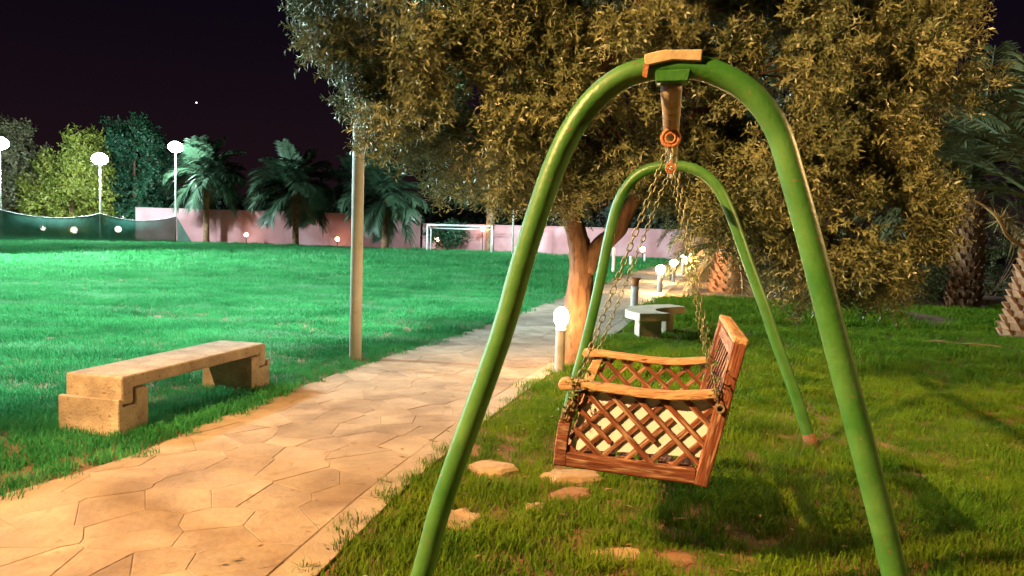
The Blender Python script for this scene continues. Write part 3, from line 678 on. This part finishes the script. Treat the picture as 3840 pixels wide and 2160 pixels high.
# curved pale bench in the middle distance
ct = thing('curved_bench', 'pale curved stone bench on two pedestals beyond the swing', 'bench', (2.1, 11.8, 0))
outer = smooth_path([(1.90, 11.31, 0), (1.77, 11.86, 0), (1.93, 12.42, 0), (2.28, 12.85, 0), (2.71, 13.14, 0)], 4)
inner = smooth_path([(2.39, 11.48, 0), (2.26, 11.88, 0), (2.34, 12.20, 0), (2.58, 12.50, 0), (2.90, 12.72, 0)], 4)
ring = [Vector((p.x, p.y, .31)) for p in outer]+[Vector((p.x, p.y, .31)) for p in inner[::-1]]
obj('seat', extrude_poly(ring, (0, 0, .12), M_CONCP, .008), ct)
for c, a in (((2.13, 11.86), .12), ((2.48, 12.66), -.72)):
    M = Matrix.Translation((c[0], c[1], .14))@Matrix.Rotation(a, 4, 'Z')
    obj('pedestal', box_me(.36, .24, .338, M_CONCP, .012), ct, M)

# flat stones in the lawn
def flat_stone(label, x, y, rx, ry, h, rot, seed, m=M_STONE):
    r = random.Random(seed); n = 14; V = []; pr = [(1.0, -.02), (1.0, h*.55), (.86, h*.95), (.5, h*1.06)]
    jit = [r.uniform(.80, 1.15) for _ in range(n)]
    for s, z in pr:
        for k in range(n):
            a = 2*math.pi*k/n; V.append((rx*s*jit[k]*math.cos(a), ry*s*jit[k]*math.sin(a), z+r.uniform(-.004, .004)))
    F = [(i*n+k, i*n+(k+1) % n, (i+1)*n+(k+1) % n, (i+1)*n+k) for i in range(3) for k in range(n)]+[tuple(range(3*n, 4*n))]
    tag(obj('flat_stone', me_from(V, F, m), None, Matrix.Translation((x, y, 0))@Matrix.Rotation(rot, 4, 'Z')), label, 'stone', 'flat stones in the lawn')
FS = [('flat tan stone in the grass nearest the path, left of the swing seat', -.10, 4.90, .17, .15, .045, .3), ('broad tan stone just under the left corner of the swing seat', .42, 4.78, .19, .12, .05, .1),
      ('reddish broken stone in front of the broad stone under the swing', .38, 4.47, .15, .11, .03, .6), ('flat tan stone beside the left front swing leg', -.26, 3.99, .16, .14, .04, .9),
      ('small stone in the grass between the left leg and the swing seat', .17, 4.24, .07, .05, .03, 0), ('half buried stone low in front of the swing shadow', .55, 3.66, .14, .08, .008, .2), ('dark red stone at the bottom edge below the swing shadow', .83, 3.62, .11, .09, .006, .5),
      ('small bare patch of clay right of the front right leg', 2.70, 5.06, .13, .10, .012, 0)]
M_STONER = mat('red_stone', (.16, .07, .035), (.28, .15, .08), .9, 6, bump=.6, bscale=18, coord='World')
for i, q in enumerate(FS): flat_stone(*q, seed=300+i, m=M_STONER if i in (2, 6, 7) else M_STONE)

# ------------------------------------------------------------------ swing frame
FA = Vector((.51, 2.6, 0)); RA = Vector((1.23, 6.1, 0)); ax = (RA-FA).normalized(); rt = Vector((ax.y, -ax.x, 0))
rt2 = Vector((.95, -.312, 0)).normalized()
sf = thing('swing_frame', 'green pipe swing frame of two tall arches joined by a top pipe', 'swing frame', FA)
fp = [(-.915, -.05), (-.82, .31), (-.75, .59), (-.56, 1.17), (-.49, 1.44), (-.42, 1.68), (-.375, 1.81), (-.32, 1.925), (-.25, 2.02), (-.165, 2.085), (-.08, 2.112), (0, 2.12), (.08, 2.116), (.16, 2.09), (.245, 2.04), (.31, 1.97), (.355, 1.89), (.39, 1.79), (.445, 1.62), (.505, 1.42), (.57, 1.2), (.70, .77), (.775, .51), (.925, -.05)]
rp_ = [(-.80, -.05), (-.75, .2), (-.63, .72), (-.55, 1.13), (-.48, 1.55), (-.425, 1.80), (-.355, 1.95), (-.25, 2.06), (-.12, 2.11), (.03, 2.12), (.17, 2.095), (.295, 2.02), (.39, 1.90), (.49, 1.69), (.61, 1.38), (.75, 1.04), (.83, .82), (1.0, .40), (1.16, -.05)]
PR_ = .0405
arch_f = smooth_path([FA+rt*t+Vector((0, 0, z)) for t, z in fp], 3); arch_r = smooth_path([RA+rt2*t+Vector((0, 0, z)) for t, z in rp_], 3)
v, f = tube(arch_f, PR_, 20); obj('front_arch', me_from(v, f, M_GREEN, smooth=True), sf)
v, f = tube(arch_r, PR_+.002, 20); obj('rear_arch', me_from(v, f, M_GREEN, smooth=True), sf)
for arch, nme in ((arch_f, 'foot_sleeve'), (arch_r, 'foot_sleeve')):
    for pth in (arch[:6], arch[::-1][:6]):
        q = [p for p in pth if p.z < .14]; v, f = tube(q, PR_+.006, 16); obj(nme, me_from(v, f, M_RUSTD, smooth=True), sf)
# top pipe between the arches
zc = 2.055
v, f = tube([FA+ax*.01+Vector((0, 0, zc)), RA-ax*.03+Vector((0, 0, zc))], .036, 16); obj('top_pipe', me_from(v, f, M_RUSTPIPE, smooth=True), sf)
# welded bracket and cardboard wrap at the apex of the front arch
pts = [FA+rt*t-ax*.040+Vector((0, 0, z)) for t, z in ((-.060, 2.10), (.062, 2.105), (.055, 2.064), (-.050, 2.062))]
obj('bracket', extrude_poly(pts, ax*.08, M_GREEN, .004), sf)
pts = [FA+rt*t-ax*.052+Vector((0, 0, z)) for t, z in ((-.092, 2.150), (-.03, 2.164), (.095, 2.163), (.092, 2.126), (.0, 2.131), (-.086, 2.113))]
obj('cardboard_wrap', extrude_poly(pts, ax*.104, M_CARD, .003), sf)
pts = [FA+rt*t-ax*.054+Vector((0, 0, z)) for t, z in ((-.092, 2.122), (-.074, 2.116), (-.080, 2.074), (-.094, 2.080))]
obj('torn_flap', extrude_poly(pts, ax*.006, M_RUST), sf)

# ------------------------------------------------------------------ hanging bench
S1, S2 = .83, 1.80
def bp(s, t, z): return FA+ax*s+rt*t+Vector((0, 0, z))
hb = thing('hanging_swing_bench', 'worn brown wooden swing seat with lattice sides hanging on chains', 'swing seat', bp(1.3, -.1, .49))
TH = .045
def side(s, sg, nm):
    ps = s
    beam('back_post', bp(ps, .195, .452), bp(ps, .335, 1.10), TH, .062, rt, M_WOOD, hb, .006)
    beam('bottom_rail', bp(ps, -.425, .522), bp(ps, .175, .490), TH-.004, .07, (0, 0, 1), M_WOOD, hb, .006)
    # shaped front leg
    prf = [(-.470, .490), (-.462, .60), (-.452, .69), (-.428, .76), (-.395, .835), (-.335, .845), (-.362, .77), (-.392, .69), (-.405, .60), (-.408, .488)]
    obj('front_leg', extrude_poly([bp(ps-TH/2, t, z) for t, z in prf], ax*TH, M_WOOD if nm == 'near' else M_WOODL, .005), hb)
    # armrest with a rolled front end
    ar = [(-.440, .845), (-.458, .866), (-.450, .889), (-.425, .897), (-.36, .890), (-.22, .880), (-.08, .868), (.06, .866), (.16, .876), (.243, .886), (.248, .858), (.16, .842), (.06, .834), (-.08, .836), (-.22, .847), (-.34, .856), (-.41, .850)]
    obj('armrest', extrude_poly([bp(ps-.04, t, z) for t, z in ar], ax*.08, M_WOODL, .006, 2), hb)
    # lattice strips clipped to the panel
    poly = [(-.412, .545), (.190, .515), (.262, .850), (-.340, .848)]
    rs = random.Random(17+int(s*10))
    for dsg in (-1, 1):
        dirx, dirz = .7071, .7071*dsg; nx, nz = -dirz, dirx
        c0 = -.07*nx+.69*nz
        for k in range(-6, 7):
            off = c0+k*.078+(.02 if dsg > 0 else 0)
            lo, hi = -9, 9; ok = True; x0, z0 = nx*off, nz*off
            for i in range(4):
                a = poly[i]; b = poly[(i+1) % 4]; ex, ez = b[0]-a[0], b[1]-a[1]; inx, inz = -ez, ex
                dn = dirx*inx+dirz*inz; d0 = (x0-a[0])*inx+(z0-a[1])*inz
                if abs(dn) < 1e-9: continue
                tt = -d0/dn
                if dn > 0: lo = max(lo, tt)
                else: hi = min(hi, tt)
            if hi-lo < .035: continue
            if nm == 'near' and rs.random() < .14: hi = lo+(hi-lo)*.66
            w2 = .0045*dsg+rs.uniform(-.0005, .0005)
            beam('lattice_strip', bp(ps+w2, x0+dirx*lo, z0+dirz*lo), bp(ps+w2, x0+dirx*hi, z0+dirz*hi), .0085, .023*rs.uniform(.9, 1.12), (-rt*dirz*1+Vector((0, 0, 1))*dirx), M_WOOD, hb, .0015)
side(S1, -1, 'near'); side(S2, 1, 'far')
# white board behind the near lattice
obj('white_board', extrude_poly([bp(S1+.0105, t, z) for t, z in ((-.400, .560), (-.10, .572), (.188, .575), (.245, .835), (-.335, .838))], ax*.006, M_BOARD), hb)
# seat: slats running the length, front and back rails
for k in range(7):
    t = -.40+k*.088; z = .553-.052*(t+.40)
    beam('seat_slat', bp(S1+.024, t, z), bp(S2-.024, t, z), .068, .016, (0, 0, 1), M_WOOD, hb, .003)
beam('seat_rail', bp(S1+.024, -.43, .515), bp(S2-.024, -.43, .515), .03, .055, (0, 0, 1), M_WOOD, hb, .004)
beam('seat_rail', bp(S1+.024, .20, .490), bp(S2-.024, .20, .490), .03, .055, (0, 0, 1), M_WOOD, hb, .004)
# backrest
upb = Vector(rt)*.21+Vector((0, 0, .978)); nb = (Vector(rt)*.978-Vector((0, 0, .21)))
def bk(s, q): return bp(s, .195+.14*q, .452+.648*q)
beam('top_rail', bk(S1-.02, 1.0)+upb*.012, bk(S2+.02, 1.0)+upb*.012, .066, .03, upb, M_WOODL, hb, .006)
beam('back_rail', bk(S1+.024, .92), bk(S2-.024, .92), .03, .06, upb, M_WOOD, hb, .004)
beam('back_rail', bk(S1+.024, .22), bk(S2-.024, .22), .03, .06, upb, M_WOOD, hb, .004)
Lb = S2-S1-.06
for dsg in (-1, 1):
    for k in range(13):
        s0 = S1+.03+(k-3)*.078*1.35
        a = s0 if dsg > 0 else s0+.42; b = s0+.42 if dsg > 0 else s0
        # q from .27 to .87 while s runs a..b, clipped to the frame
        q0, q1 = .26, .885; pts = []
        for t_ in (0, 1): pts.append([a+(b-a)*t_, q0+(q1-q0)*t_])
        lo, hi = 0., 1.; ds = b-a
        for lim, sg in ((S1+.03, 1), (S2-.03, -1)):
            tt = (lim-a)/ds
            if (ds > 0) == (sg > 0): lo = max(lo, tt)
            else: hi = min(hi, tt)
        if hi-lo < .1: continue
        p0 = bk(a+ds*lo, q0+(q1-q0)*lo)+nb*.0045*dsg; p1 = bk(a+ds*hi, q0+(q1-q0)*hi)+nb*.0045*dsg
        dd = (p1-p0).normalized()
        beam('lattice_strip', p0, p1, .0085, .023, nb.cross(dd), M_WOOD, hb, .0015)
# pipe axle ends at the back posts
for s, d in ((S1, -1), (S2, 1)):
    c = bp(s+d*.025, .262, .815); V_, F_ = [], []
    for rr, off in ((.020, 0), (.020, .03), (.0135, .03), (.0135, .004)):
        for k in range(16):
            a = 2*math.pi*k/16; V_.append(c+ax*d*off+rt*rr*math.cos(a)+Vector((0, 0, rr*math.sin(a))))
    F_ = [(i*16+k, i*16+(k+1) % 16, (i+1)*16+(k+1) % 16, (i+1)*16+k) for i in range(3) for k in range(16)]+[tuple(range(48, 64))]
    obj('axle_end', me_from(V_, F_, M_RUSTPIPE), hb)
# rings on the top pipe and the four chains
def torus(c, axis, Rm, rm, n=20, m=8):
    axis = Vector(axis).normalized(); a = axis.cross(Vector((0, 0, 1))).normalized(); b = axis.cross(a)
    return tube([c+(a*math.cos(2*math.pi*k/n)+b*math.sin(2*math.pi*k/n))*Rm for k in range(n)], rm, m, closed=True)
Rn = bp(.79, .0, 1.985); Rf = bp(1.86, .0, 1.950)
for c, k in ((Rn, 1.0), (Rf, .72)):
    v, f = torus(c, ax, .036*k, .009*k); o = obj('hanger_ring', me_from(v, f, M_RUST, smooth=True), hb)
    v, f = torus(c-ax*.004, ax, .021*k, .006*k); obj('bearing', me_from(v, f, M_RUST, smooth=True), o)
    v, f = tube([c+Vector((0, 0, .02)), c+Vector((0, 0, .048))], .007, 8); obj('eye_bolt', me_from(v, f, M_RUST), o)
LL, LR = .030, .0034
def link_mesh():
    P = []
    for k in range(10):
        a = 2*math.pi*k/10; P.append(Vector((math.cos(a)*LL*.36+(LL*.30 if math.cos(a) > 0 else -LL*.30), math.sin(a)*LL*.36, 0)))
    return tube(P, LR, 4, closed=True)
v, f = link_mesh(); LM = me_from(v, f, M_CHAIN, smooth=True)
vg = np.random.default_rng(77)
def chain(p0, p1, vine=None):
    d = Vector(p1)-Vector(p0); n = max(4, int(round(d.length/.0345))); root = bpy.data.objects.new('chain', None); root.empty_display_size = .02
    link(root, hb, Matrix.Translation(p0))
    for k in range(n):
        a = p0+d*(k/n); b = p0+d*((k+1)/n); sagv = Vector((0, 0, 0)); u = ax if k % 2 else rt
        M = frame(a+sagv, b+sagv, u); obj('link', LM, root, M)
    if vine:
        f = vg.uniform(vine[0], vine[1], vine[2]); P = np.array(p0)+np.array(d)*f[:, None]+vg.normal(size=(vine[2], 3))*.008
        D = vg.normal(size=(vine[2], 3)); V_, F_, mi = twig_cloud(P, D, np.full(vine[2], .05), 5, .022, .010, vg, .0012)
        o = obj('vine', np_mesh(V_, F_, [M_VINE, M_TWIG], mi), root); o['kind'] = 'stuff'
M_VINE = mat('vine_leaf', (.06, .14, .02), (.14, .20, .04), .5, 8, coord='World', transl=.2)
chain(Rn+Vector((0, 0, -.04))-rt*.008, bp(S1-.035, -.425, .715), (.78, 1.0, 26))
chain(Rn+Vector((0, 0, -.04))+rt*.008, bp(S1-.035, .255, .835), (.40, .95, 24))
chain(Rf+Vector((0, 0, -.03))-rt*.008, bp(S2+.035, -.425, .715), (.80, 1.0, 14))
chain(Rf+Vector((0, 0, -.03))+rt*.008, bp(S2+.035, .255, .835), (.35, .9, 20))

# ------------------------------------------------------------------ grass
def tuft(nb, spread, hgt, wd, seed, m, bend=.5):
    g = np.random.default_rng(seed); n = nb
    a = g.uniform(0, 6.28, n); r = spread*np.sqrt(g.uniform(0, 1, n)); B = np.stack([r*np.cos(a), r*np.sin(a), np.full(n, -.004)], 1)
    h = hgt*g.uniform(.45, 1.15, n); la = g.uniform(0, 6.28, n); ln = bend*g.uniform(.2, 1.1, n)
    Dh = np.stack([np.cos(la), np.sin(la), np.zeros(n)], 1); S = np.stack([-np.sin(la+g.normal(0, .6, n)), np.cos(la), np.zeros(n)], 1)*(wd*g.uniform(.7, 1.3, n))[:, None]*.5
    mid = B+Dh*(h*ln*.35)[:, None]+np.array([0, 0, 1])*(h*.62)[:, None]; tip = B+Dh*(h*ln)[:, None]+np.array([0, 0, 1])*(h*(1-.22*ln))[:, None]
    V = np.stack([B-S, B+S, mid+S*.75, mid-S*.75, tip], 1).reshape(-1, 3); o = np.arange(n)*5
    F = [(int(q), int(q+1), int(q+2), int(q+3)) for q in o]+[(int(q+3), int(q+2), int(q+4)) for q in o]
    return me_from(V, F, m)
def grass(name, label, pts, scale, tufts):
    n = len(pts); me = bpy.data.meshes.new('pts'); me.vertices.add(n); me.vertices.foreach_set('co', pts.astype(np.float32).ravel())
    a = me.attributes.new('sc', 'FLOAT', 'POINT'); a.data.foreach_set('value', scale.astype(np.float32))
    a = me.attributes.new('rot', 'FLOAT_VECTOR', 'POINT'); rv = np.stack([rng.normal(0, .12, n), rng.normal(0, .12, n), rng.uniform(0, 6.28, n)], 1); a.data.foreach_set('vector', rv.astype(np.float32).ravel())
    o = obj(name, me); o['kind'] = 'stuff'; o['label'] = label; o['category'] = 'grass'
    ng = bpy.data.node_groups.new(name, 'GeometryNodeTree'); ng.interface.new_socket('Geometry', in_out='INPUT', socket_type='NodeSocketGeometry'); ng.interface.new_socket('Geometry', in_out='OUTPUT', socket_type='NodeSocketGeometry')
    N = ng.nodes; L = ng.links; gi = N.new('NodeGroupInput'); go = N.new('NodeGroupOutput'); ip = N.new('GeometryNodeInstanceOnPoints'); gj = N.new('GeometryNodeJoinGeometry')
    for tme in tufts:
        to = bpy.data.objects.new('tuft_source', tme); oi = N.new('GeometryNodeObjectInfo'); oi.inputs['Object'].default_value = to; oi.inputs['As Instance'].default_value = True
        L.new(oi.outputs['Geometry'], gj.inputs[0])
    L.new(gi.outputs[0], ip.inputs['Points']); L.new(gj.outputs[0], ip.inputs['Instance']); ip.inputs['Pick Instance'].default_value = True
    na = N.new('GeometryNodeInputNamedAttribute'); na.data_type = 'FLOAT'; na.inputs[0].default_value = 'sc'; L.new(na.outputs[0], ip.inputs['Scale'])
    nv = N.new('GeometryNodeInputNamedAttribute'); nv.data_type = 'FLOAT_VECTOR'; nv.inputs[0].default_value = 'rot'; L.new(nv.outputs[0], ip.inputs['Rotation'])
    L.new(ip.outputs[0], go.inputs[0]); md = o.modifiers.new('tufts', 'NODES'); md.node_group = ng
    return o
def vnoise(x, y, s, seed):
    g = np.random.default_rng(seed); T = g.uniform(-1, 1, (64, 64)); x = x*s; y = y*s; i = np.floor(x).astype(int); j = np.floor(y).astype(int); fx = x-i; fy = y-j; fx = fx*fx*(3-2*fx); fy = fy*fy*(3-2*fy)
    q = lambda a, b: T[a % 64, b % 64]
    return (q(i, j)*(1-fx)+q(i+1, j)*fx)*(1-fy)+(q(i, j+1)*(1-fx)+q(i+1, j+1)*fx)*fy
def scatter(y0, y1, dens, side, xl=-60, xr=60, marg=.76):
    """random points in the wedge the lens can see (plus a margin), on one side of the path"""
    n = int(dens*(y1-y0)*min(xr-xl, 2*marg*y1+4)); y = rng.uniform(y0, y1, n); xm = marg*y1+2
    x = rng.uniform(max(xl, -xm), min(xr, xm), n); k = np.abs(x) < marg*y+2.0
    x, y = x[k], y[k]
    if side < 0: k = x < xat(PLs, y)+rng.normal(.0, .07, len(x))+.08*vnoise(y*0+3.3, y, 1.3, 12)
    else: k = x > xat(PRs, y)+rng.normal(.01, .06, len(x))+.05*vnoise(y*0+1.3, y, 1.5, 13)
    return x[k], y[k]
# field side
X, Y, S = [], [], []
for y0, y1, dn, sc_ in ((2.0, 7, 260, 1.0), (7, 12, 170, 1.1), (12, 20, 80, 1.5), (20, 34, 30, 2.3), (34, 62, 12, 3.2)):
    x, y = scatter(y0, y1, dn, -1, xl=-44); s = np.full(len(x), sc_)
    k = ~((x > -31) & (y > 60.6-.0*x)) & (y < 50.9+np.where(x < -7, 11, np.where(x < 17, 10-.43*(x+7), 0)))
    X.append(x[k]); Y.append(y[k]); S.append(s[k])
X = np.concatenate(X); Y = np.concatenate(Y); S = np.concatenate(S)
hh = 1+.34*vnoise(X, Y*1.6, .55, 1)+.22*vnoise(X, Y, 1.7, 2)
loc = (X-B0.x)*bl.x+(Y-B0.y)*bl.y; lw_ = (X-B0.x)*bn.x+(Y-B0.y)*bn.y
inb = ((loc > -.02) & (loc < .33) | (loc > LB-.33) & (loc < LB+.02)) & (lw_ > -.02) & (lw_ < WB+.02)
k = ~inb; X, Y, S, hh = X[k], Y[k], S[k], hh[k]
P = np.stack([X, Y, np.zeros(len(X))], 1)
TF = [tuft(26, .075, .085, .0052, 500+i, M_GRASSF, .7) for i in range(4)]
grass('field_grass', 'lush green grass of the field left of the path', P, S*hh, TF)
# lawn side
X, Y, S = [], [], []
for y0, y1, dn, sc_ in ((1.6, 5, 300, 1.0), (5, 9, 210, 1.05), (9, 14, 110, 1.3), (14, 19.5, 55, 1.7)):
    x, y = scatter(y0, y1, dn, 1, xr=16); X.append(x); Y.append(y); S.append(np.full(len(x), sc_))
X = np.concatenate(X); Y = np.concatenate(Y); S = np.concatenate(S)
k = np.ones(len(X), bool)
for q in FS: k &= ((X-q[1])/(q[3]*.95))**2+((Y-q[2])/(q[4]*.95))**2 > 1
dirt = vnoise(X, Y, .9, 9)+.5*vnoise(X, Y, 2.3, 10)
k &= ~((X > 7.5) & (Y > 14.5) & (dirt > -.15)) & ~((Y > 9.5) & (dirt > .95))
k &= rng.uniform(0, 1, len(X)) > np.where((np.abs(X-.7) < .8) & (Y < 3.9), .35*(dirt > .1), 0)
X, Y, S = X[k], Y[k], S[k]
hh = 1+.25*vnoise(X, Y, .8, 3)+.25*vnoise(X, Y, 2.2, 4)+np.where(Y > 14, .35, 0)
P = np.stack([X, Y, np.zeros(len(X))], 1)
TL = [tuft(26, .075, .075, .0046, 600+i, M_GRASSL, .75) for i in range(4)]
grass('lawn_grass', 'olive green lawn grass under the swing right of the path', P, S*hh, TL)

# fallen leaves on the path and lawn
n = 420; yy = rng.uniform(2.2, 13, n); side_ = rng.uniform(0, 1, n) < .45
xx = np.where(side_, xat(PRs, yy)-np.abs(rng.normal(0, .45, n)), xat(PRs, yy)+rng.uniform(0, 4.5, n))
zz = np.where(side_, .024, rng.uniform(.04, .075, n)); aa = rng.uniform(0, 6.28, n)
V_ = leaf_quads(np.stack([xx, yy, zz], 1), np.stack([np.cos(aa), np.sin(aa), rng.normal(0, .08, n)], 1), np.tile(np.array([[.1, .1, 1.]]), (n, 1)), rng.uniform(.035, .07, n), rng.uniform(.010, .018, n), .05)
o = obj('leaf_litter', np_mesh(V_, np.arange(4*n).reshape(-1, 4), mat('fallen_leaf', (.20, .12, .05), (.38, .28, .13), .7, 3, coord='World'))); o['kind'] = 'stuff'; o['label'] = 'dry fallen olive leaves scattered on the path and lawn'; o['category'] = 'leaves'

# ------------------------------------------------------------------ star
bm = bmesh.new(); bmesh.ops.create_icosphere(bm, subdivisions=2, radius=1.0)
tag(obj('star', bm_mesh(bm, emis('starlight', (1, .97, .9), 3)), None, Matrix.Translation((-371, 900, 142))), 'single bright star low in the dark sky above the palms', 'star')
